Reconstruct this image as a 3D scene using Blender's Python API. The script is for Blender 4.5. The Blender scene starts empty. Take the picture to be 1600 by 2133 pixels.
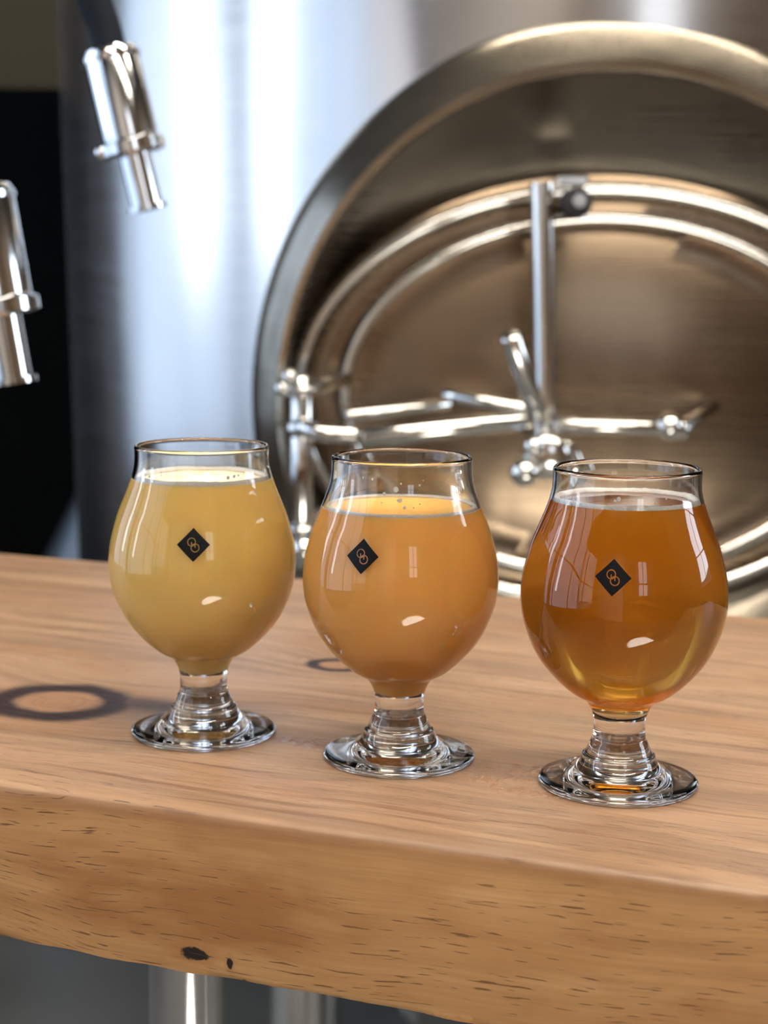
import bpy, bmesh, math, random
from mathutils import Vector, Matrix
R = math.radians
random.seed(7)
S = bpy.context.scene
COL = S.collection

# ------------------------------------------------------------------ camera
PITCH, ROLL, CAMH, FPX = 0.14812, -0.00888, 0.17203, 3412.09
cd = bpy.data.cameras.new('camera'); cam = bpy.data.objects.new('camera', cd); COL.objects.link(cam)
S.camera = cam
cd.sensor_fit = 'VERTICAL'; cd.sensor_height = 36.0; cd.lens = 36.0 * FPX / 2133.0
cam.matrix_world = Matrix.Translation((0, 0, CAMH)) @ Matrix.Rotation(math.pi/2 - PITCH, 4, 'X') @ Matrix.Rotation(-ROLL, 4, 'Z')
cd.clip_start = 0.01; cd.clip_end = 50
cd.dof.use_dof = True; cd.dof.focus_distance = 0.530; cd.dof.aperture_fstop = cd.lens / 4.6
cd.dof.aperture_blades = 0

# ------------------------------------------------------------------ world, light, exposure
W = bpy.data.worlds.new('room_air'); S.world = W; W.use_nodes = True
W.node_tree.nodes['Background'].inputs[0].default_value = (0.75, 0.83, 1.0, 1)
W.node_tree.nodes['Background'].inputs[1].default_value = 0.35
S.view_settings.view_transform = 'Standard'; S.view_settings.look = 'None'
S.view_settings.gamma = 1.0; S.view_settings.exposure = 0.40
S.view_settings.use_curve_mapping = False
S.cycles.use_denoising = True
S.cycles.max_bounces = 24; S.cycles.transmission_bounces = 18; S.cycles.glossy_bounces = 6
S.cycles.diffuse_bounces = 10; S.cycles.volume_bounces = 8; S.cycles.sample_clamp_indirect = 8

def area(name, loc, target, sx, sy, power, color):
    l = bpy.data.lights.new(name, 'AREA'); l.shape = 'RECTANGLE'; l.size = sx; l.size_y = sy
    l.energy = power; l.color = color
    o = bpy.data.objects.new(name, l); COL.objects.link(o); o.location = loc
    o.rotation_euler = (Vector(target) - Vector(loc)).to_track_quat('-Z', 'Y').to_euler()
    return o
# daylight through the windows of the left wall and the front wall; warm lamps under the ceiling; added lights noted per line
area('left_side_light', (-2.56, 0.85, 0.75), (0, 0.85, 0.75), 3.7, 2.3, 31, (0.55, 0.73, 1.0))
area('added_streak_light', (-2.48, 0.45, 0.95), (0, 0.45, 0.95), 0.12, 1.7, 4, (0.85, 0.93, 1.0))  # narrow strip added before the window for a bright streak on the tank
area('added_streak_light', (-2.48, 1.40, 0.95), (0, 1.40, 0.95), 0.18, 1.7, 5, (0.85, 0.93, 1.0))  # second added strip, for the other bright tank streak
area('left_side_light', (-2.56, -1.75, 0.9), (0, -1.75, 0.9), 1.2, 1.9, 6.5, (1.0, 0.93, 0.90))  # added warm light, brightens the tank's upper middle by reflection
area('daylight_right_window', (3.36, 0.9, 0.9), (0, 0.9, 0.9), 1.0, 0.9, 20, (0.80, 0.90, 1.0))
area('daylight_front_window', (0.9, -2.96, 1.1), (0.9, 0, 1.0), 0.6, 1.3, 6, (0.95, 0.97, 1.0))
for ly, lw, lp in ((-1.5, 3.2, 88), (0.35, 3.2, 70)):
    area('ceiling_strip_light', (0.7, ly, 2.33), (0.7, ly, 0), lw, 0.16, lp, (1.0, 0.89, 0.74))
sp = bpy.data.lights.new('added_glint_spot', 'SPOT'); sp.energy = 30000; sp.spot_size = R(12.5); sp.spot_blend = 0.3  # added spot: lit floor patch gives the glasses their low highlights
sp.shadow_soft_size = 0.03; sp.color = (1.0, 0.95, 0.86)
so = bpy.data.objects.new('added_glint_spot', sp); COL.objects.link(so); so.location = (1.2, -2.9, 2.0)
so.rotation_euler = (Vector((0.46, -0.80, -1.02)) - so.location).to_track_quat('-Z', 'Y').to_euler()

# ------------------------------------------------------------------ material helpers
class NT:
    def __init__(s, name):
        s.m = bpy.data.materials.new(name); s.m.use_nodes = True; s.t = s.m.node_tree
        s.n = s.t.nodes; s.l = s.t.links
        s.bsdf = s.n['Principled BSDF']; s.out = s.n['Material Output']
    def node(s, typ, ins=None, **kw):
        n = s.n.new(typ)
        for k, v in kw.items(): setattr(n, k, v)
        for k, v in (ins or {}).items(): s.put(n.inputs[k], v)
        return n
    def put(s, sock, v):
        if isinstance(v, bpy.types.NodeSocket): s.l.new(v, sock)
        elif isinstance(v, bpy.types.Node): s.l.new(v.outputs[0], sock)
        else:
            if sock.type == 'RGBA' and len(v) == 3: v = (*v, 1)
            sock.default_value = v
    def math(s, op, a, b=0.0, c=None, clamp=False):
        n = s.node('ShaderNodeMath', {0: a, 1: b}, operation=op, use_clamp=clamp)
        if c is not None: s.put(n.inputs[2], c)
        return n.outputs[0]
    def noise(s, vec, scale, detail=3.0, rough=0.55, dist=0.0):
        return s.node('ShaderNodeTexNoise', {'Vector': vec, 'Scale': scale, 'Detail': detail, 'Roughness': rough, 'Distortion': dist}).outputs[0]
    def ramp(s, fac, stops, mode='LINEAR'):
        n = s.node('ShaderNodeValToRGB', {0: fac}); cr = n.color_ramp; cr.interpolation = mode
        while len(cr.elements) < len(stops): cr.elements.new(0.5)
        for e, (p, c) in zip(cr.elements, stops):
            e.position = p; e.color = (*c, 1) if len(c) == 3 else c
        return n.outputs[0]
    def mapr(s, v, a, b, c=0.0, d=1.0, smooth=True):
        n = s.node('ShaderNodeMapRange', {'Value': v, 'From Min': a, 'From Max': b, 'To Min': c, 'To Max': d})
        n.interpolation_type = 'SMOOTHSTEP' if smooth else 'LINEAR'
        return n.outputs[0]
    def mix(s, f, a, b, blend='MIX'):
        n = s.n.new('ShaderNodeMix'); n.data_type = 'RGBA'; n.blend_type = blend
        s.put(n.inputs[0], f); s.put(n.inputs[6], a); s.put(n.inputs[7], b)
        return n.outputs[2]
    def vec(s, v, scale):
        return s.node('ShaderNodeVectorMath', {0: v, 1: scale}, operation='MULTIPLY').outputs[0]
    def obj(s): return s.node('ShaderNodeTexCoord').outputs['Object']
    def set(s, **kw):
        for k, v in kw.items():
            s.put(s.bsdf.inputs[k.replace('_', ' ')], v)
        return s.m

def plain(name, color, rough=0.5, metal=0.0, var=0.12, scale=20, bump=0.0):
    t = NT(name); c = t.obj(); n = t.noise(c, scale, 4)
    lo = tuple(x * (1 - var) for x in color); hi = tuple(min(1, x * (1 + var)) for x in color)
    t.set(Base_Color=t.mix(n, lo, hi), Roughness=t.mapr(n, 0.2, 0.8, rough * 0.85, rough * 1.15), Metallic=metal)
    if bump:
        b = t.node('ShaderNodeBump', {'Height': n, 'Distance': bump}); t.set(Normal=b.outputs[0])
    return t.m

def steel(name, color=(0.62, 0.60, 0.57), rough=0.25, aniso=0.0, tangent='Z', bump=0.0, bscale=(3, 3, 1)):
    t = NT(name); c = t.obj()
    br = t.noise(t.vec(c, (6, 6, 420)), 1.0, 3)
    big = t.noise(t.vec(c, bscale), 1.0, 2)
    t.set(Base_Color=t.mix(br, tuple(x * .93 for x in color), color), Metallic=1.0,
          Roughness=t.mapr(t.math('ADD', t.math('MULTIPLY', br, .4), t.math('MULTIPLY', big, .6)), .25, .75, rough * .8, rough * 1.2))
    if aniso:
        t.put(t.bsdf.inputs['Anisotropic'], aniso)
        tg = t.node('ShaderNodeTangent'); tg.direction_type = 'RADIAL'; tg.axis = tangent
        t.put(t.bsdf.inputs['Tangent'], tg.outputs[0])
    if bump:
        b = t.node('ShaderNodeBump', {'Height': big, 'Distance': bump}); t.set(Normal=b.outputs[0])
    return t.m

# ------------------------------------------------------------------ mesh helpers
def link(name, bm, mat, parent=None, smooth=True, normals=True):
    if normals: bmesh.ops.recalc_face_normals(bm, faces=bm.faces)
    me = bpy.data.meshes.new(name); bm.to_mesh(me); bm.free()
    if smooth: me.polygons.foreach_set('use_smooth', [True] * len(me.polygons))
    o = bpy.data.objects.new(name, me); COL.objects.link(o)
    for m in (mat if isinstance(mat, (list, tuple)) else [mat]): me.materials.append(m)
    if parent: o.parent = parent
    return o
def tag(o, label=None, cat=None, group=None, kind=None):
    for k, v in (('label', label), ('category', cat), ('group', group), ('kind', kind)):
        if v: o[k] = v
    return o
def thing(name, label, cat, loc=(0, 0, 0), rz=0.0, group=None):
    o = bpy.data.objects.new(name, None); COL.objects.link(o); o.location = loc; o.rotation_euler = (0, 0, rz)
    return tag(o, label, cat, group)
def bevel_mod(o, w, seg=2, angle=40):
    m = o.modifiers.new('bevel', 'BEVEL'); m.width = w; m.segments = seg; m.limit_method = 'ANGLE'; m.angle_limit = R(angle)
    return o
def sharp(o, angle=35):
    o.data.set_sharp_from_angle(angle=R(angle)); return o
def box(bm, x0, x1, y0, y1, z0, z1, M=None):
    vs = [bm.verts.new(Vector(p) if M is None else M @ Vector(p)) for p in
          [(x0,y0,z0),(x1,y0,z0),(x1,y1,z0),(x0,y1,z0),(x0,y0,z1),(x1,y0,z1),(x1,y1,z1),(x0,y1,z1)]]
    for f in ((0,3,2,1),(4,5,6,7),(0,1,5,4),(1,2,6,5),(2,3,7,6),(3,0,4,7)): bm.faces.new([vs[i] for i in f])
def lathe(bm, prof, seg=96, M=None, close=False, cx=0, cy=0):
    """prof: list of (r, z); r == 0 makes a pole"""
    rings = []
    for r, z in prof:
        if r < 1e-7: rings.append([bm.verts.new((cx, cy, z))])
        else: rings.append([bm.verts.new((cx + r*math.cos(2*math.pi*i/seg), cy + r*math.sin(2*math.pi*i/seg), z)) for i in range(seg)])
    if M is not None:
        for rg in rings:
            for v in rg: v.co = M @ v.co
    pairs = list(zip(rings, rings[1:])) + ([(rings[-1], rings[0])] if close else [])
    for a, b in pairs:
        for i in range(seg):
            j = (i + 1) % seg
            if len(a) == 1 and len(b) == 1: continue
            if len(a) == 1: bm.faces.new((a[0], b[i], b[j]))
            elif len(b) == 1: bm.faces.new((a[i], b[0], a[j]))
            else: bm.faces.new((a[i], b[i], b[j], a[j]))
def spline(pts, sub=6):
    """Catmull-Rom through 2D or 3D points"""
    out = []; P = [Vector(p) for p in pts]; n = len(P)
    for i in range(n - 1):
        p0 = P[i-1] if i else P[0] * 2 - P[1]; p1 = P[i]; p2 = P[i+1]
        p3 = P[i+2] if i + 2 < n else P[-1] * 2 - P[-2]
        for k in range(sub):
            t = k / sub
            out.append(0.5 * ((2*p1) + (p2-p0)*t + (2*p0-5*p1+4*p2-p3)*t*t + (3*p1-p0-3*p2+p3)*t**3))
    out.append(P[-1]); return out
def tube(bm, path, r, seg=20, caps=True, closed=False, round_end=False):
    P = [Vector(p) for p in path]; n = len(P); rr = r if isinstance(r, (list, tuple)) else [r] * n
    T = []
    for i in range(n):
        a = P[(i-1) % n] if (closed or i) else P[i]; b = P[(i+1) % n] if (closed or i < n-1) else P[i]
        T.append((b - a).normalized())
    u = T[0].orthogonal().normalized(); rings = []
    for i in range(n):
        u = (u - T[i] * u.dot(T[i])).normalized(); v = T[i].cross(u)
        rings.append([bm.verts.new(P[i] + rr[i] * (u*math.cos(2*math.pi*k/seg) + v*math.sin(2*math.pi*k/seg))) for k in range(seg)])
    m = n if closed else n - 1
    for i in range(m):
        a, b = rings[i], rings[(i+1) % n]
        # match ring phase on closing
        off = 0
        if closed and i == n - 1:
            off = min(range(seg), key=lambda s: (a[0].co - b[s].co).length)
        for k in range(seg):
            bm.faces.new((a[k], a[(k+1) % seg], b[(k+1+off) % seg], b[(k+off) % seg]))
    if caps and not closed:
        bm.faces.new(rings[0][::-1]); bm.faces.new(rings[-1])
def axis_mat(p, d):
    return Matrix.Translation(p) @ Vector(d).to_track_quat('Z', 'Y').to_matrix().to_4x4()

# ------------------------------------------------------------------ room (setting)
M_floor = plain('polished_concrete', (0.16, 0.155, 0.145), 0.38, 0, 0.35, 5)
M_ceil = plain('dark_ceiling_paint', (0.07, 0.06, 0.05), 0.8)
def pale_bounce_and_boards():
    t = NT('front_wall_finish'); c = t.obj(); x = t.node('ShaderNodeSeparateXYZ', {0: c}).outputs[0]
    g = t.noise(t.vec(c, (2, 2, 40)), 1, 4)
    boards = t.ramp(g, [(.3, (0.085, 0.055, 0.032)), (.7, (0.17, 0.115, 0.07))])
    t.set(Base_Color=t.mix(t.math('LESS_THAN', x, -0.45), boards, (0.62, 0.57, 0.53)), Roughness=.7)  # pale left part added as a bounce surface for the tank to reflect
    return t.m
def wood_wall():
    t = NT('brown_board_wall'); c = t.obj()
    g = t.noise(t.vec(c, (2, 2, 40)), 1, 4)
    t.set(Base_Color=t.ramp(g, [(.3, (0.085, 0.055, 0.032)), (.7, (0.17, 0.115, 0.07))]), Roughness=0.6)
    return t.m
M_wallw = wood_wall()
M_wall_back = plain('olive_brown_paint', (0.16, 0.125, 0.075), 0.75, 0, .25, 2)
M_black = plain('matte_black_panel', (0.002, 0.0024, 0.0026), 0.8, 0, .3, 8)
M_black.node_tree.nodes['Principled BSDF'].inputs['Specular IOR Level'].default_value = .05
X0, X1, Y0, Y1, Z0, Z1 = -2.6, 3.4, -3.0, 4.4, -1.02, 2.4
def struct(name, fn, mat, smooth=False):
    bm = bmesh.new(); fn(bm); o = link(name, bm, mat, smooth=smooth); o['kind'] = 'structure'; return o
T_ = 0.08
struct('floor', lambda b: box(b, X0-T_, X1+T_, Y0-T_, Y1+T_, Z0-T_, Z0), M_floor)
struct('ceiling', lambda b: box(b, X0-T_, X1+T_, Y0-T_, Y1+T_, Z1, Z1+T_), M_ceil)
struct('wall_back', lambda b: box(b, X0-T_, X1+T_, Y1, Y1+T_, Z0, Z1), M_wall_back)
def wall_right(b):
    box(b, X1, X1+T_, Y0, 0.25, Z0, Z1); box(b, X1, X1+T_, 1.55, Y1, Z0, Z1)
    box(b, X1, X1+T_, 0.25, 1.55, Z0, 0.25); box(b, X1, X1+T_, 0.25, 1.55, 1.55, Z1)
struct('wall_right', wall_right, M_wallw)
def wall_left(b):
    box(b, X0-T_, X0, Y0, -2.4, Z0, Z1); box(b, X0-T_, X0, 2.7, Y1, Z0, Z1)
    for a, c in ((-2.4, 2.7),):
        box(b, X0-T_, X0, a, c, Z0, -0.4); box(b, X0-T_, X0, a, c, 1.9, Z1)
struct('wall_left', wall_left, M_wallw)
def wall_front(b):
    box(b, X0, 0.4, Y0-T_, Y0, Z0, Z1); box(b, 1.4, X1, Y0-T_, Y0, Z0, Z1)
    box(b, 0.4, 1.4, Y0-T_, Y0, Z0, 0.45); box(b, 0.4, 1.4, Y0-T_, Y0, 1.75, Z1)
struct('wall_front', wall_front, pale_bounce_and_boards())
M_frame = plain('dark_window_frame', (0.02, 0.02, 0.022), 0.5)
def win(b, a, c, n):
    for k in range(n + 1):
        y = a + (c - a) * k / n; box(b, X0+0.03, X0+0.06, y-0.025, y+0.025, -0.4, 1.9)
    for z in (-0.38, 0.85, 1.88): box(b, X0+0.031, X0+0.059, a, c, z-0.02, z+0.02)
struct('added_pier', lambda b: box(b, X0+.07, X0+.10, .80, 1.02, -.4, 1.9), M_frame)  # unseen pier added to put a dark streak in the tank's reflection
struct('window_1', lambda b: win(b, -2.4, 2.7, 5), M_frame)
def win3(b):
    for x in (0.42, 0.9, 1.38): box(b, x-0.02, x+0.02, Y0+0.06, Y0+0.08, 0.45, 1.75)
    for z in (0.47, 1.1, 1.73): box(b, 0.4, 1.4, Y0+0.061, Y0+0.079, z-0.02, z+0.02)
struct('window_2', win3, M_frame)
def win4(b):
    for y in (0.27, 0.9, 1.53): box(b, X1-0.06, X1-0.045, y-0.02, y+0.02, 0.25, 1.55)
    for z in (0.27, 0.9, 1.53): box(b, X1-0.061, X1-0.044, 0.25, 1.55, z-0.02, z+0.02)
struct('window_3', win4, M_frame)
# low black partition in front of the back wall; its top edge shows at the upper left
struct('trim_1', lambda b: box(b, X0, 0.1, 3.5, 3.56, Z0, 0.535), M_black)

# ------------------------------------------------------------------ wooden bar counter
YAW, D0, BW, BT = 0.3749, 0.48025, 0.3706, 0.05633
def pine():
    t = NT('oiled_pine'); c = t.obj()
    s = t.node('ShaderNodeSeparateXYZ', {0: c}); X, Y, Z = s.outputs
    V = t.math('SUBTRACT', Y, Z)                       # grain runs over the top and down the face
    # knots bend the grain
    def dist(kx, ky, rx, ry):
        a = t.math('DIVIDE', t.math('SUBTRACT', X, kx), rx); b = t.math('DIVIDE', t.math('SUBTRACT', V, ky), ry)
        return t.math('SQRT', t.math('ADD', t.math('MULTIPLY', a, a), t.math('MULTIPLY', b, b)))
    d1 = dist(-0.176, 0.0955, 0.026, 0.0225); d2 = dist(-0.098, 0.196, 0.0125, 0.010)
    bend = t.math('ADD', t.math('MULTIPLY', t.mapr(d1, 0.6, 4.0, 1, 0), 0.018), t.math('MULTIPLY', t.mapr(d2, .6, 4, 1, 0), 0.008))
    wob = t.noise(t.node('ShaderNodeCombineXYZ', {0: X, 1: V}), 6.0, 2)
    VV = t.math('ADD', t.math('ADD', V, bend), t.math('MULTIPLY', wob, 0.022))
    slope = t.math('MULTIPLY', X, 0.04)
    VV = t.math('ADD', VV, slope)
    def gr(sx, sy, detail=3, seed=0.0, rough=.6):
        v = t.node('ShaderNodeCombineXYZ', {0: t.math('MULTIPLY', X, sx), 1: t.math('MULTIPLY', VV, sy), 2: seed})
        return t.noise(v, 1.0, detail, rough)
    broad = gr(4.5, 60, 5); fine = gr(14, 620, 3, 3.1); patch = gr(9, 22, 3, 7.7)
    base = t.ramp(broad, [(.32, (0.225, 0.115, 0.048)), (.45, (0.395, 0.225, 0.105)), (.55, (0.430, 0.258, 0.125)), (.70, (0.540, 0.350, 0.190))])
    base = t.mix(t.mapr(fine, .38, .66, 0, .42), base, (0.30, 0.150, 0.062))
    base = t.mix(t.mapr(patch, .52, .72, 0, .6), base, (0.31, 0.150, 0.060))
    # short dark pores
    tick = gr(100, 1300, 1, 11.3, .4); mask = gr(6, 30, 2, 5.0)
    tk = t.math('MULTIPLY', t.mapr(tick, .65, .71), t.mapr(mask, .40, .54))
    base = t.mix(t.math('MULTIPLY', tk, .9), base, (0.085, 0.030, 0.012))
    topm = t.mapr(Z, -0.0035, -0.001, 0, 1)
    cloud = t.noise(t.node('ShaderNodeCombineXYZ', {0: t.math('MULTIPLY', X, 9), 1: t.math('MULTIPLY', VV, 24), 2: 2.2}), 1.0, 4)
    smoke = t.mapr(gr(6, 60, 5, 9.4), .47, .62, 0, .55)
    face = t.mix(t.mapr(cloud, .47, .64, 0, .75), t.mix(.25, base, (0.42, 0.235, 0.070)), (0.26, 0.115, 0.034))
    topc = t.mix(t.mapr(cloud, .50, .70, 0, .5), t.mix(.50, base, (0.400, 0.300, 0.225)), (0.32, 0.175, 0.085))  # top pulled towards pinkish grey, reflected daylight put into the colour
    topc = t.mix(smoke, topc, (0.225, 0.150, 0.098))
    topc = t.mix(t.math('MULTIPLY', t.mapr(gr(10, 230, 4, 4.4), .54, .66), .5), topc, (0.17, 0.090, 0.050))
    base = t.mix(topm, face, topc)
    # knots
    for d, tail, st in ((d1, dist(-0.143, 0.106, 0.030, 0.012), 1.0), (d2, dist(-0.085, 0.199, 0.014, 0.006), 1.0)):
        n = t.noise(c, 60, 3); dd = t.math('ADD', d, t.math('MULTIPLY', t.math('SUBTRACT', n, .5), .35))
        ring = t.math('MULTIPLY', t.mapr(dd, .55, .78), t.mapr(dd, 1.02, 1.38, 1, 0))
        tl = t.math('MULTIPLY', t.mapr(tail, .2, 1.3, .8, 0), t.mapr(dd, .7, .9))
        f = t.math('MULTIPLY', t.math('MAXIMUM', ring, tl), .99 * st)
        core = t.mapr(dd, .5, .8, .55 * st, 0)
        base = t.mix(core, base, (0.36, 0.19, 0.10))
        rr = t.math('SINE', t.math('MULTIPLY', dd, 34)); base = t.mix(t.math('MULTIPLY', t.mapr(rr, .2, 1), t.math('MULTIPLY', core, .5)), base, (.2, .09, .045))
        base = t.mix(f, base, (0.030, 0.012, 0.012))
    # chip holes in the face
    front = t.mapr(Y, 0.002, 0.006, 1, 0)
    for (hx, hz, rx, rz) in ((-0.0650, -0.0487, 0.0052, 0.0022), (-0.052, -0.0497, 0.0011, 0.0020), (-0.0475, -0.0555, 0.001, 0.0008)):
        a = t.math('DIVIDE', t.math('SUBTRACT', X, hx), rx); b = t.math('DIVIDE', t.math('SUBTRACT', Z, hz), rz)
        q = t.math('SQRT', t.math('ADD', t.math('MULTIPLY', a, a), t.math('MULTIPLY', b, b)))
        q = t.math('ADD', q, t.math('MULTIPLY', t.math('SUBTRACT', t.noise(c, 420, 3), .5), .9))
        base = t.mix(t.math('MULTIPLY', t.mapr(q, 1.0, 2.3, .4, 0), front), base, (0.30, 0.14, 0.05))
        base = t.mix(t.math('MULTIPLY', t.mapr(q, .8, 1.1, .97, 0), front), base, (0.010, 0.005, 0.003))
    # dirty line just below the worn edge
    ed = t.math('MULTIPLY', t.mapr(Z, -0.0075, -0.0035, 0, 1), t.mapr(Z, -0.002, -0.0012, 1, 0))
    base = t.mix(t.math('MULTIPLY', ed, t.mapr(patch, .2, .6, .15, .55)), base, (0.20, 0.095, 0.035))
    wet = t.math('MAXIMUM', t.mapr(dist(0.030, 0.072, 0.032, 0.022), .5, 1.1, 1, 0), t.mapr(dist(-0.055, 0.083, 0.022, 0.008), .5, 1.2, 1, 0))
    wn = t.math('MULTIPLY', wet, t.mapr(t.noise(c, 130, 4), .44, .56))
    base = t.mix(t.math('MULTIPLY', wn, .35), base, (0.42, 0.17, 0.045))
    rough = t.math('SUBTRACT', t.mapr(fine, .3, .7, .36, .50), t.math('MULTIPLY', wn, .30))
    h = t.math('SUBTRACT', t.math('MULTIPLY', fine, .3), t.math('MULTIPLY', tk, .8))
    h = t.math('ADD', h, t.math('MULTIPLY', wn, t.noise(c, 700, 2)))
    bp = t.node('ShaderNodeBump', {'Height': h, 'Distance': 0.0004, 'Strength': .9})
    base = t.mix(1.0, t.node('ShaderNodeGamma', {0: base, 1: 1.15}), (.97, .97, 1.0), 'MULTIPLY')
    t.set(Base_Color=base, Roughness=rough, Normal=bp.outputs[0])
    t.put(t.bsdf.inputs['Specular IOR Level'], .45)
    return t.m
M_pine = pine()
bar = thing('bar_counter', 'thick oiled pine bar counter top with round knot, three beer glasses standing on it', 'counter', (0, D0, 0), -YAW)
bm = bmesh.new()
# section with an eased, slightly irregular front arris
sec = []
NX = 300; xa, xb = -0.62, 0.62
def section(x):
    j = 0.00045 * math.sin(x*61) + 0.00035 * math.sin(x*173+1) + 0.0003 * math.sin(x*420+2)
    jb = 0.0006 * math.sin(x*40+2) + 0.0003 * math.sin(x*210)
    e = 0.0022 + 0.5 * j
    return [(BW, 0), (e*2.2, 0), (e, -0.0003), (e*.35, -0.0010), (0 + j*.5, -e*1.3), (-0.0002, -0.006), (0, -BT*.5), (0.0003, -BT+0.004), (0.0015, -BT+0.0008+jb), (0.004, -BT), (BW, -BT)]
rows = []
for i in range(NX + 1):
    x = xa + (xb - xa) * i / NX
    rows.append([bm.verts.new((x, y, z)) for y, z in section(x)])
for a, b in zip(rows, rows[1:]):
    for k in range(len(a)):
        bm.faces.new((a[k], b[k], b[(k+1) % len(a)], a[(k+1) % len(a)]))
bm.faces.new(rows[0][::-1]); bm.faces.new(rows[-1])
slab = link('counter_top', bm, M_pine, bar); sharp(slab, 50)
M_leg = steel('polished_leg_steel', (0.60, 0.62, 0.65), 0.10)
bm = bmesh.new(); lathe(bm, [(0, -BT-.0005), (.0160, -BT-.0005), (.0160, Z0+.012), (0.045, Z0+.012), (.045, Z0), (0, Z0)], 48, cx=-0.136, cy=0.125)
lg = link('leg', bm, M_leg, bar); sharp(lg); lg['label'] = 'round polished steel leg'
bm = bmesh.new(); lathe(bm, [(0, -BT-.0005), (.0160, -BT-.0005), (.0160, Z0+.012), (0.045, Z0+.012), (.045, Z0), (0, Z0)], 48, cx=0.50, cy=0.125)
lg = link('leg', bm, M_leg, bar); sharp(lg); lg['label'] = 'round polished steel leg'

# ------------------------------------------------------------------ beer glasses
mm = 0.001
OUT = [(26.75, 1.2), (26.9, 1.7), (26.2, 2.4), (24, 3.0), (20.5, 3.6), (17.2, 4.4), (15.0, 5.6), (13.4, 7.6), (12.5, 9.6), (12.15, 10.6), (11.4, 11.2),
       (10.5, 12.9), (9.7, 14.9), (8.95, 16.6), (8.66, 19.5), (8.7, 22.4), (9.3, 24.9), (10.6, 27.6), (12.2, 29.4), (14.4, 30.6), (17.6, 32.6), (22.74, 37.3),
       (27.68, 43.3), (30.92, 49.5), (33.15, 55.7), (34.05, 61.0), (34.2, 66), (33.7, 71.5), (32.46, 77.0), (30.74, 82.9), (28.3, 89.0),
       (25.9, 95.2), (24.7, 99.5), (24.3, 103.5), (24.35, 106.9)]
INN = [(0, 23.6), (3.5, 23.9), (6.2, 25.2), (8.2, 27.6), (10.2, 30.2), (12.4, 31.4), (16.6, 33.7), (21.6, 38.2), (26.5, 44.1), (29.65, 50.1), (31.85, 56.1),
       (32.75, 61.3), (32.9, 66), (32.4, 71.3), (31.17, 76.6), (29.45, 82.5), (27.05, 88.6), (24.7, 94.9), (23.45, 99.4), (23.05, 103.5), (23.05, 106.9)]
outp = [Vector((0, 0.9))] + [Vector(p) for p in [(9, .9), (18, .6), (23, .1), (25, 0), (26.2, .35)]] + spline(OUT, 5)
innp = spline(INN, 5)
def r_at(prof, z):
    best = None
    for a, b in zip(prof, prof[1:]):
        if min(a.y, b.y) <= z <= max(a.y, b.y) and abs(b.y - a.y) > 1e-6:
            best = a.x + (b.x - a.x) * (z - a.y) / (b.y - a.y)
    return best
outb = [p for p in outp if p.y > 30]
def glass_mat():
    t = NT('clear_glass'); 
    t.set(Base_Color=(0.985, 0.99, 0.985), Roughness=0.0, IOR=1.5); t.put(t.bsdf.inputs['Transmission Weight'], 1.0)
    return t.m
M_glass = glass_mat()
def hazy(name, col, rad, sc, ztop, film, rough=.2):
    t = NT(name); c = t.obj(); n = t.noise(c, 25, 3)
    z = t.node('ShaderNodeSeparateXYZ', {0: c}).outputs[2]
    top = t.math('MULTIPLY', t.math('GREATER_THAN', z, ztop - 0.00045), t.mapr(t.noise(c, 90, 3), .35, .62, .35, .9))
    t.set(Base_Color=t.mix(top, t.mix(n, tuple(x*.97 for x in col), col), film), Roughness=rough)
    t.put(t.bsdf.inputs['Subsurface Weight'], .55); t.put(t.bsdf.inputs['Subsurface Radius'], rad); t.put(t.bsdf.inputs['Subsurface Scale'], sc)
    t.put(t.bsdf.inputs['Specular IOR Level'], 0.12)
    return t.m
def clear_beer(zf):
    t = NT('clear_amber_beer')
    z = t.node('ShaderNodeSeparateXYZ', {0: t.obj()}).outputs[2]
    top = t.math('GREATER_THAN', z, zf - 0.00003)
    ior = t.math('ADD', 1.34 / 1.5, t.math('MULTIPLY', top, 1.34 - 1.34 / 1.5))
    rf = t.node('ShaderNodeBsdfRefraction', {'Color': (1, 1, 1), 'Roughness': 0.0, 'IOR': ior})
    gl = t.node('ShaderNodeBsdfGlass', {'Color': (1, 1, 1), 'Roughness': 0.0, 'IOR': 1.34})
    mx = t.node('ShaderNodeMixShader', {0: top, 1: rf.outputs[0], 2: gl.outputs[0]})
    ab = t.node('ShaderNodeVolumeAbsorption', {'Color': (0.925, 0.70, 0.02), 'Density': 70.0})
    sc = t.node('ShaderNodeVolumeScatter', {'Color': (1.0, 0.80, 0.45), 'Density': 42.0, 'Anisotropy': 0.92})
    ad = t.node('ShaderNodeAddShader', {0: ab.outputs[0], 1: sc.outputs[0]})
    t.l.new(mx.outputs[0], t.out.inputs['Surface']); t.l.new(ad.outputs[0], t.out.inputs['Volume'])
    return t.m
def foam_mat():
    t = NT('white_beer_foam'); c = t.obj()
    v = t.node('ShaderNodeTexVoronoi', {'Vector': c, 'Scale': 900}).outputs[0]
    b = t.node('ShaderNodeBump', {'Height': v, 'Distance': 0.0004, 'Strength': .6})
    t.set(Base_Color=t.mix(t.mapr(v, .0, .5), (0.99, 0.98, 0.95), (0.95, 0.92, 0.86)), Roughness=.5, Normal=b.outputs[0])
    t.put(t.bsdf.inputs['Subsurface Weight'], .25); t.put(t.bsdf.inputs['Subsurface Radius'], (1, 1, 1)); t.put(t.bsdf.inputs['Subsurface Scale'], .0016)
    return t.m
M_foam = foam_mat()
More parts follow.
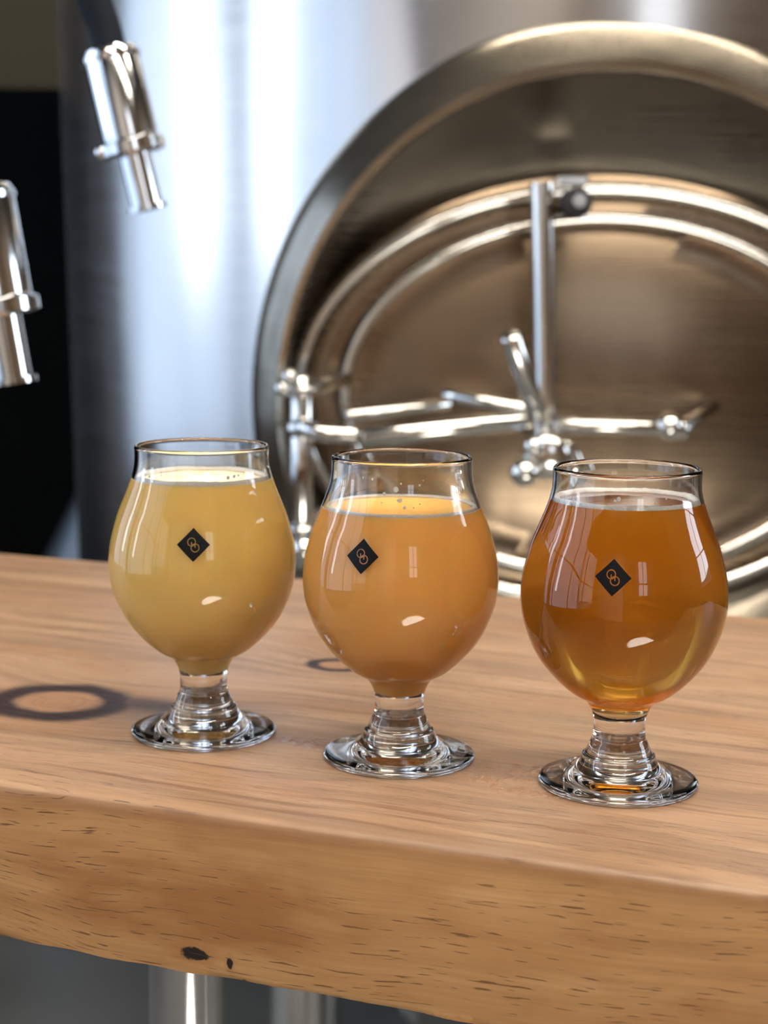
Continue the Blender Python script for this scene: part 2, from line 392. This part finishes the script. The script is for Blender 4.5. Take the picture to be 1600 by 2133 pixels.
def decal_mat():
    """black printed diamond, its linked-ring emblem left unprinted so the drink shows through"""
    t = NT('black_print'); a = t.node('ShaderNodeAttribute', attribute_name='print'); s = t.node('ShaderNodeSeparateXYZ', {0: a.outputs['Vector']})
    U, V = s.outputs[0], s.outputs[1]
    def ring(cx, cy, r, w=.031):
        x = t.math('SUBTRACT', U, cx); y = t.math('SUBTRACT', V, cy)
        d = t.math('SQRT', t.math('ADD', t.math('MULTIPLY', x, x), t.math('MULTIPLY', y, y)))
        return t.math('LESS_THAN', t.math('ABSOLUTE', t.math('SUBTRACT', d, r)), w)
    def seg(cx, y0, y1, w=.029):
        m = t.math('LESS_THAN', t.math('ABSOLUTE', t.math('SUBTRACT', U, cx)), w)
        return t.math('MULTIPLY', m, t.math('LESS_THAN', t.math('ABSOLUTE', t.math('SUBTRACT', V, (y0+y1)/2)), abs(y1-y0)/2))
    m = t.math('MAXIMUM', ring(-.108, .165, .235), ring(.108, -.175, .235))
    m = t.math('MAXIMUM', m, t.math('MAXIMUM', seg(-.108, .165, -.09), seg(.108, -.175, .08)))
    p = t.bsdf; t.set(Base_Color=(0.003, 0.003, 0.004), Roughness=.4); t.put(t.bsdf.inputs['Specular IOR Level'], .15)
    tr = t.node('ShaderNodeBsdfTransparent'); mx = t.node('ShaderNodeMixShader', {0: m, 1: p.outputs[0], 2: tr.outputs[0]})
    t.l.new(mx.outputs[0], t.out.inputs['Surface'])
    return t.m
M_print = decal_mat()
M_bead = glass_mat(); M_bead.name = 'droplet_film'

def make_glass(x, y, zf, beer_mat, label, az, zd, tilt, drops, seed, foam_w, foam_h, clear=False):
    g = thing('beer_glass', label, 'beer glass', (x, y, 0), 0, 'stemmed tasting glasses on the counter')
    rnd = random.Random(seed)
    zfm = zf * 1000 - foam_h * .5
    inn_low = [p for p in innp if p.y < zfm - .01]; rf = r_at(innp[30:], zfm)
    inn_top = [Vector((rf, zfm))] + [p for p in innp if p.y > zfm + .01]
    rim = [Vector((24.2, 107.55)), Vector((23.95, 107.85)), Vector((23.7, 107.95)), Vector((23.4, 107.8)), Vector((23.15, 107.45))]
    prof = outp + rim + inn_top[::-1]
    bm = bmesh.new(); lathe(bm, [(p.x*mm, p.y*mm) for p in prof], 128)
    # orientation: outward for the outer skin, towards the axis for the inner skin
    bm.normal_update()
    f0 = max(bm.faces, key=lambda f: f.calc_center_median().xy.length)
    if f0.normal.xy.dot(f0.calc_center_median().xy) < 0: bmesh.ops.reverse_faces(bm, faces=bm.faces)
    link('bowl_and_foot', bm, M_glass, g, normals=False)
    # the drink fills the inside up to the line and climbs slightly at the wall
    if clear: top = [(rf, zfm), (rf-.35, zfm), (0, zfm)]
    else: top = [(rf, zfm), (rf-.6, zfm-.25), (rf-1.6, zfm-.4), (0, zfm-.4)]
    bm = bmesh.new(); lathe(bm, [(p.x*mm, p.y*mm) for p in inn_low] + [(a*mm, b*mm) for a, b in top], 128)
    b = link('beer', bm, beer_mat, g); sharp(b, 50)
    # foam ring hugging the wall
    bm = bmesh.new(); N = 220; ringv = []
    for i in range(N):
        a = 2*math.pi*i/N
        w = foam_w * (.75 + .25*math.sin(a*3+seed) + .14*math.sin(a*11+2*seed) + .10*rnd.random()); h = .85 + .10*math.sin(a*7) + .12*rnd.random()
        hh = foam_h * h; sec = [(rf-.03, zfm+.02), (rf-.03, zfm+.85*hh), (rf-.22*w, zfm+hh), (rf-.6*w, zfm+.7*hh), (rf-w, zfm+.1*hh), (rf-.8*w, zfm-.3)]
        sec = [(min(r_, (r_at(innp[30:], z_) or rf) - .03), z_) for r_, z_ in sec]
        ringv.append([bm.verts.new((r_*mm*math.cos(a), r_*mm*math.sin(a), z_*mm)) for r_, z_ in sec])
    for i in range(N):
        p, q = ringv[i], ringv[(i+1) % N]
        for k in range(6): bm.faces.new((p[k], p[(k+1) % 6], q[(k+1) % 6], q[k]))
    link('foam_ring', bm, M_foam, g)
    # foam flecks and droplets clinging inside above the line
    for (a, z, r_) in drops:
        rr = r_at(innp[30:], z*1000)*mm - .00005
        bm = bmesh.new(); bmesh.ops.create_icosphere(bm, subdivisions=2, radius=1)
        Mx = Matrix.Translation((rr*math.sin(a), -rr*math.cos(a), z)) @ Matrix.Rotation(a, 4, 'Z') @ Matrix.Diagonal((r_, r_*.45, r_*1.15, 1))
        for v in bm.verts: v.co = Mx @ v.co
        link('foam_fleck', bm, M_foam, g)
    # printed diamond
    bm = bmesh.new(); H = .00575; K = 16; lay = bm.verts.layers.float_vector.new('print'); gv = {}
    for i in range(K + 1):
        for j in range(K + 1):
            u = (i + j) / K - 1; v = (i - j) / K
            uu = u*math.cos(tilt) - v*math.sin(tilt); vv = u*math.sin(tilt) + v*math.cos(tilt)
            z = zd + vv*H; rr = r_at(outb, z*1000)*mm + .00006; r0 = r_at(outb, zd*1000)*mm
            a = az + uu*H/r0
            vt = bm.verts.new((rr*math.sin(a), -rr*math.cos(a), z)); vt[lay] = Vector((u, v, 0)); gv[i, j] = vt
    for i in range(K):
        for j in range(K): bm.faces.new((gv[i,j], gv[i+1,j], gv[i+1,j+1], gv[i,j+1]))
    d = link('printed_diamond', bm, M_print, g); d['label'] = 'black diamond print with two linked rings'
    return g
M_pale = hazy('hazy_pale_beer', (1.0, 0.69, 0.24), (1.0, .75, .4), .006, .0958, (.95, .88, .68))
M_gold = hazy('hazy_orange_beer', (0.90, 0.50, 0.14), (1.0, .6, .3), .006, .0901, (.93, .80, .62))
def dr(n, seed, z0, z1):
    q = random.Random(seed); return [(q.uniform(-1.0, 1.0), q.uniform(z0, z1), q.uniform(.0002, .00042)) for _ in range(n)]
make_glass(-0.06645, 0.59231, 0.0966, M_pale, 'stemmed tasting glass filled with hazy pale yellow beer, leftmost on the counter', 0.014, 0.0764, 0.0,
           [(-.86, .0985, .0006), (-.75, .0981, .0005), (.5, .0984, .0006), (.6, .0987, .0005)] + dr(5, 3, .098, .100), 1, 1.7, 1.5)
make_glass(0.00603, 0.56312, 0.0905, M_gold, 'stemmed tasting glass of hazy orange beer, in the middle between pale and amber ones', -0.417, 0.0775, 0.03,
           [(-.09, .0990, .0009), (-.03, .0955, .0007), (-.25, .0975, .0006), (-.02, .1010, .00035), (.03, .0932, .0005)] + dr(16, 5, .093, .103), 2, 1.8, .9)
make_glass(0.07993, 0.53506, 0.0976, clear_beer(0.0976 - .00085), 'stemmed tasting glass of clear dark amber beer, nearest to the camera at right', -0.253, 0.0768, -0.01,
           [(-.25, .1003, .0007), (-.3, .0995, .0005)] + dr(6, 9, .099, .102), 3, 2.8, 1.7, clear=True)

# ------------------------------------------------------------------ large brewing tank with oval manway
TX, TY, TR = 0.20, 1.845, 0.55
M_tank = steel('brushed_tank_steel', (0.60, 0.59, 0.58), 0.21, .30, 'Z', 0.006, (5, 5, 1.2))
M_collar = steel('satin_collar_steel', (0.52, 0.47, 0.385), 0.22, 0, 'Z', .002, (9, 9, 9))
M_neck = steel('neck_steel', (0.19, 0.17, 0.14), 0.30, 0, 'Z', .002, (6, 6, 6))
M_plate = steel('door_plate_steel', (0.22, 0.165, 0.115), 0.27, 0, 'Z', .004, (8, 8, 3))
M_bar = steel('polished_bar_steel', (0.72, 0.72, 0.70), 0.14)
M_rub = plain('black_rubber', (0.012, 0.014, 0.018), .55)
tank = thing('brewing_tank', 'large brushed steel brewing tank with an oval manway door, behind the counter', 'tank', (TX, TY, Z0))
def local(o): return o
def tp(x, y, z): return (x - TX, y - TY, z - Z0)
bm = bmesh.new()
lathe(bm, [(0, 3.2), (.30, 3.15), (.50, 3.05), (TR, 2.9), (TR, 1.42)] + [(TR - .012*(1.42 - z)/.6, z) for z in [1.42 - .0125*k for k in range(1, 49)]]
      + [(TR-.05, .76), (.16, .30), (.06, .20), (0, .20)], 280)
hole = []
for f in bm.faces:
    c = f.calc_center_median()
    if c.y < 0 and ((c.x + TX - .174)/.270)**2 + ((c.z + Z0 - .069)/.278)**2 < 1: hole.append(f)
bmesh.ops.delete(bm, geom=hole, context='FACES')
sh = link('tank_shell', bm, M_tank, tank); sharp(sh, 60)
for k in range(4):
    a = R(45 + 90*k); bm = bmesh.new(); lathe(bm, [(0, .0), (.06, 0), (.06, .012), (.028, .014), (.028, .80), (0, .80)], 32, cx=.40*math.cos(a), cy=.40*math.sin(a))
    o = link('tank_leg', bm, M_bar, tank); sharp(o)
# oval rings (x half-width, z half-height) around the door axis
DX, DZ = 0.174, 0.069
def ring_loft(bm, rows, N=160, close=False, cz=None):
    V = []
    for (a, b, y, *c) in rows:
        zc = c[0] if c else DZ
        V.append([bm.verts.new(tp(DX + a*math.cos(2*math.pi*i/N), y, zc + b*math.sin(2*math.pi*i/N))) for i in range(N)])
    pr = list(zip(V, V[1:])) + ([(V[-1], V[0])] if close else [])
    for p, q in pr:
        for i in range(N): bm.faces.new((p[i], p[(i+1) % N], q[(i+1) % N], q[i]))
    return V
bm = bmesh.new()
ring_loft(bm, [(.262, .262, 1.345), (.254, .252, 1.290), (.252, .250, 1.272), (.2535, .2525, 1.2675), (.258, .260, 1.2665), (.273, .286, 1.292), (.279, .294, 1.302), (.281, .2965, 1.310), (.282, .298, 1.345), (.283, .299, 1.46)])
co = link('manway_collar', bm, M_collar, tank); sharp(co, 50); co['label'] = 'broad polished collar ring around the manway'
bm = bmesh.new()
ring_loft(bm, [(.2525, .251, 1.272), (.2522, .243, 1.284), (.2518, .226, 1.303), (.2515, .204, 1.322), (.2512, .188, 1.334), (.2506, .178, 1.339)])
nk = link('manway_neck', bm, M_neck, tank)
door = bpy.data.objects.new('manway_door', None); COL.objects.link(door); door.parent = tank
bm = bmesh.new()
V = ring_loft(bm, [(.2506, .178, 1.339), (.247, .168, 1.336), (.232, .157, 1.333), (.214, .146, 1.330), (.208, .142, 1.334), (.17, .115, 1.326), (.12, .08, 1.320), (.06, .04, 1.317), (.012, .008, 1.316)])
bm.faces.new(V[-1])
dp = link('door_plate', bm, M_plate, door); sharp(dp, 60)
def oval_tube(name, a, b, y, r, mat=M_bar):
    bm = bmesh.new(); N = 150
    tube(bm, [tp(DX + a*math.cos(2*math.pi*i/N), y, DZ + b*math.sin(2*math.pi*i/N)) for i in range(N)], r, 16, closed=True)
    return link(name, bm, mat, door)
oval_tube('door_rim', .2450, .1665, 1.328, .0062); oval_tube('inner_rim', .2075, .1435, 1.324, .0052)
# vertical yoke bar, its cap bolt
bm = bmesh.new()
Mv = Matrix.Translation(tp(0.1262, 1.262, 0)) @ Matrix.Rotation(R(-2.2), 4, 'Y')
sec = [(.0085*math.cos(R(a)), -.004 + .007*math.sin(R(a))) for a in range(180, 361, 15)] + [(.0085, .012), (-.0085, .012)]
lo = [bm.verts.new(Mv @ Vector((x, y, .036))) for x, y in sec]; hi = [bm.verts.new(Mv @ Vector((x, y, .2365))) for x, y in sec]
for k in range(len(sec)): q = (k+1) % len(sec); bm.faces.new((lo[k], lo[q], hi[q], hi[k]))
bm.faces.new(lo[::-1]); bm.faces.new(hi)
o = link('yoke_bar', bm, M_bar, door); sharp(o, 40)
bm = bmesh.new(); lathe(bm, [(0, -.016), (.0095, -.016), (.012, -.010), (.012, .0), (.0085, .002), (.0085, .03), (0, .03)], 32, axis_mat(tp(.1425, 1.262, .2215), (0, 1, 0)))
o = link('clamp_knob', bm, M_rub, door); sharp(o)
bm = bmesh.new(); lathe(bm, [(0, -.004), (.0055, -.004), (.0065, 0), (.0065, .008), (0, .008)], 6, axis_mat(tp(.1435, 1.244, .2225), (0, 1, 0)))
o = link('bolt_head', bm, M_bar, door, smooth=False)
bm = bmesh.new(); box(bm, *[a for a in (-.0125, .0125, -.006, .05, -.004, .004)], Matrix.Translation(tp(.1405, 1.268, .2385)))
bevel_mod(link('hinge_lug', bm, M_bar, door, smooth=False), .002)
# T handle with hub and ball knobs
def rod(name, p, q, r, ends=0, mat=M_bar, parent=door, seg=24):
    bm = bmesh.new(); a = Vector(tp(*p)); b = Vector(tp(*q)); L = (b - a).length; c = r*.25
    lathe(bm, [(0, 0), (r-c, 0), (r, c), (r, L-c), (r-c, L), (0, L)], seg, axis_mat(a, b - a))
    o = link(name, bm, mat, parent); sharp(o, 50); return o
def ball(name, p, r, mat=M_bar, parent=door, sq=1.0):
    bm = bmesh.new(); bmesh.ops.create_uvsphere(bm, u_segments=28, v_segments=18, radius=r)
    for v in bm.verts: v.co = Vector(tp(*p)) + Vector((v.co.x, v.co.y*sq, v.co.z))
    return link(name, bm, mat, parent)
rod('handle_rod', (.0872, 1.155, .1265), (.1195, 1.205, .046), .0074)
rod('handle_hub', (.1165, 1.172, .0385), (.125, 1.30, .044), .0135)
rod('hub_collar', (.1165, 1.165, .0385), (.1175, 1.18, .039), .017)
ball('ball_knob', (.1005, 1.165, .0275), .0105)
rod('handle_rod', (.1005, 1.165, .0275), (.121, 1.185, .045), .0055)
ball('ball_knob', (.107, 1.168, .046), .0075)
bm = bmesh.new(); tube(bm, [tp(*p) for p in spline([(.118, 1.19, .047), (.129, 1.19, .0465), (.1375, 1.19, .040), (.1435, 1.19, .028)], 6)], .0042, 14)
link('curved_link', bm, M_bar, door)
# horizontal hinge arm with elbow, and rod with ball at the right
bm = bmesh.new(); pth = spline([(-.0635, 1.225, .0565), (-.058, 1.212, .0535), (-.044, 1.205, .0505), (-.020, 1.205, .0495)], 8)
tube(bm, [tp(*p) for p in pth], .0068, 20); link('arm_elbow', bm, M_bar, door)
rod('hinge_arm', (-.018, 1.207, .0472), (.112, 1.222, .0605), .0078)
rod('hinge_arm', (-.030, 1.235, .0605), (.05, 1.262, .068), .0050)
rod('hinge_arm', (.045, 1.285, .0740), (.112, 1.262, .064), .0060)
rod('locking_rod', (.125, 1.215, .0570), (.205, 1.215, .0560), .0062)
ball('ball_knob', (.2115, 1.215, .0568), .0108)
ball('ball_knob', (.2205, 1.220, .0545), .0085)
rod('locking_rod', (.222, 1.225, .0545), (.262, 1.30, .066), .0050)
# hinge post on the left of the door
post = bpy.data.objects.new('hinge_post', None); COL.objects.link(post); post.parent = tank
rod('post_tube', (-.0622, 1.225, -.0535), (-.0622, 1.225, .092), .0085, parent=post)
rod('post_collar', (-.0622, 1.225, .078), (-.0622, 1.225, .086), .0125, parent=post)
rod('post_collar', (-.0622, 1.225, .046), (-.0622, 1.225, .058), .0115, parent=post)
rod('post_collar', (-.0622, 1.225, -.028), (-.0622, 1.225, -.020), .0125, parent=post)
rod('post_bracket', (-.0622, 1.225, .082), (-.030, 1.30, .084), .0060, parent=post)
rod('post_bracket', (-.0622, 1.225, -.024), (-.045, 1.34, -.024), .0070, parent=post)
ball('bolt_head', (-.0705, 1.214, .0915), .0060, parent=post)
ball('bolt_head', (-.0760, 1.216, .0825), .0060, parent=post)
ball('post_foot', (-.0600, 1.223, -.0400), .0120, parent=post)

# small sloping vessel beyond the tank, left
M_ves = steel('dull_vessel_steel', (0.17, 0.19, 0.21), .5)
ves = thing('steel_funnel', 'grey steel cone rising behind the counter edge, left of the big tank', 'vessel', (-0.515, 2.9, Z0))
bm = bmesh.new(); lathe(bm, [(0, 0), (.16, 0), (.16, .54), (.03, .80), (.02, .81), (0, .81)], 64)
o = link('cone_body', bm, M_ves, ves); sharp(o, 40)
bm = bmesh.new(); lathe(bm, [(.161, .50), (.168, .505), (.168, .53), (.161, .535)], 64, close=True)
link('band', bm, M_ves, ves)

# ------------------------------------------------------------------ hanging hoses with steel nozzles
M_hose = plain('black_hose', (0.010, 0.014, 0.022), .8)
M_noz = steel('chrome_nozzle_steel', (0.80, 0.82, 0.84), .12)
M_hose.node_tree.nodes['Principled BSDF'].inputs['Specular IOR Level'].default_value = .15
def nozzle(label, p, scale, lean, rz, sway=0.0):
    t = thing('hose_nozzle', label, 'hose', p, rz, 'steel nozzles on hanging hoses')
    t.rotation_euler = (0, lean, rz); t.scale = (scale,)*3
    def L(name, prof, mat, seg=48, cx=0, cy=0, z=0):
        bm = bmesh.new(); lathe(bm, prof, seg, cx=cx, cy=cy); o = link(name, bm, mat, t); sharp(o, 40); return o
    c = mm
    L('nozzle_body', [(0, 0), (15*c, 0), (17.5*c, 1.5*c), (17.5*c, 58*c), (16*c, 61*c), (9*c, 63*c), (0, 63*c)], M_noz)
    L('clamp_ring', [(0, -5*c), (18*c, -5*c), (20.5*c, -3.5*c), (20.5*c, 3.0*c), (18*c, 5*c), (0, 5*c)], M_noz)
    L('outlet_tube', [(7.6*c, -38*c), (10*c, -38*c), (10*c, -4*c), (7.6*c, -4*c)], M_noz)
    L('outlet_lip', [(8*c, -40*c), (12.5*c, -40*c), (12.5*c, -37*c), (8*c, -37*c)], M_noz)
    L('upper_collar', [(0, 54*c), (18.3*c, 54*c), (18.3*c, 57*c), (0, 57*c)], M_noz)
    bm = bmesh.new(); bmesh.ops.create_uvsphere(bm, u_segments=16, v_segments=10, radius=4.6*c)
    for v in bm.verts: v.co += Vector((-19*c, -6*c, 0))
    link('wing_nut', bm, M_noz, t)
    bm = bmesh.new(); pth = spline([(0, 0, 60*c), (0, 0, 74*c), (-2*c, 0, 100*c), (2*c + sway, 0, 150*c), (10*c + sway, 0, 300*c), (20*c, 0, 700*c)], 8)
    tube(bm, pth, 10.4*c, 24); link('hose', bm, M_hose, t)
    return t
nozzle('chrome nozzle on a dark hanging hose, in front of the bright steel tank, upper left', (-0.1595, 1.05, 0.2455), 1.0, R(-13), 0)
nozzle('lower chrome hose nozzle, in front of the black wall at far left', (-0.2225, 0.95, 0.1480), 1.12, R(-9), 0)
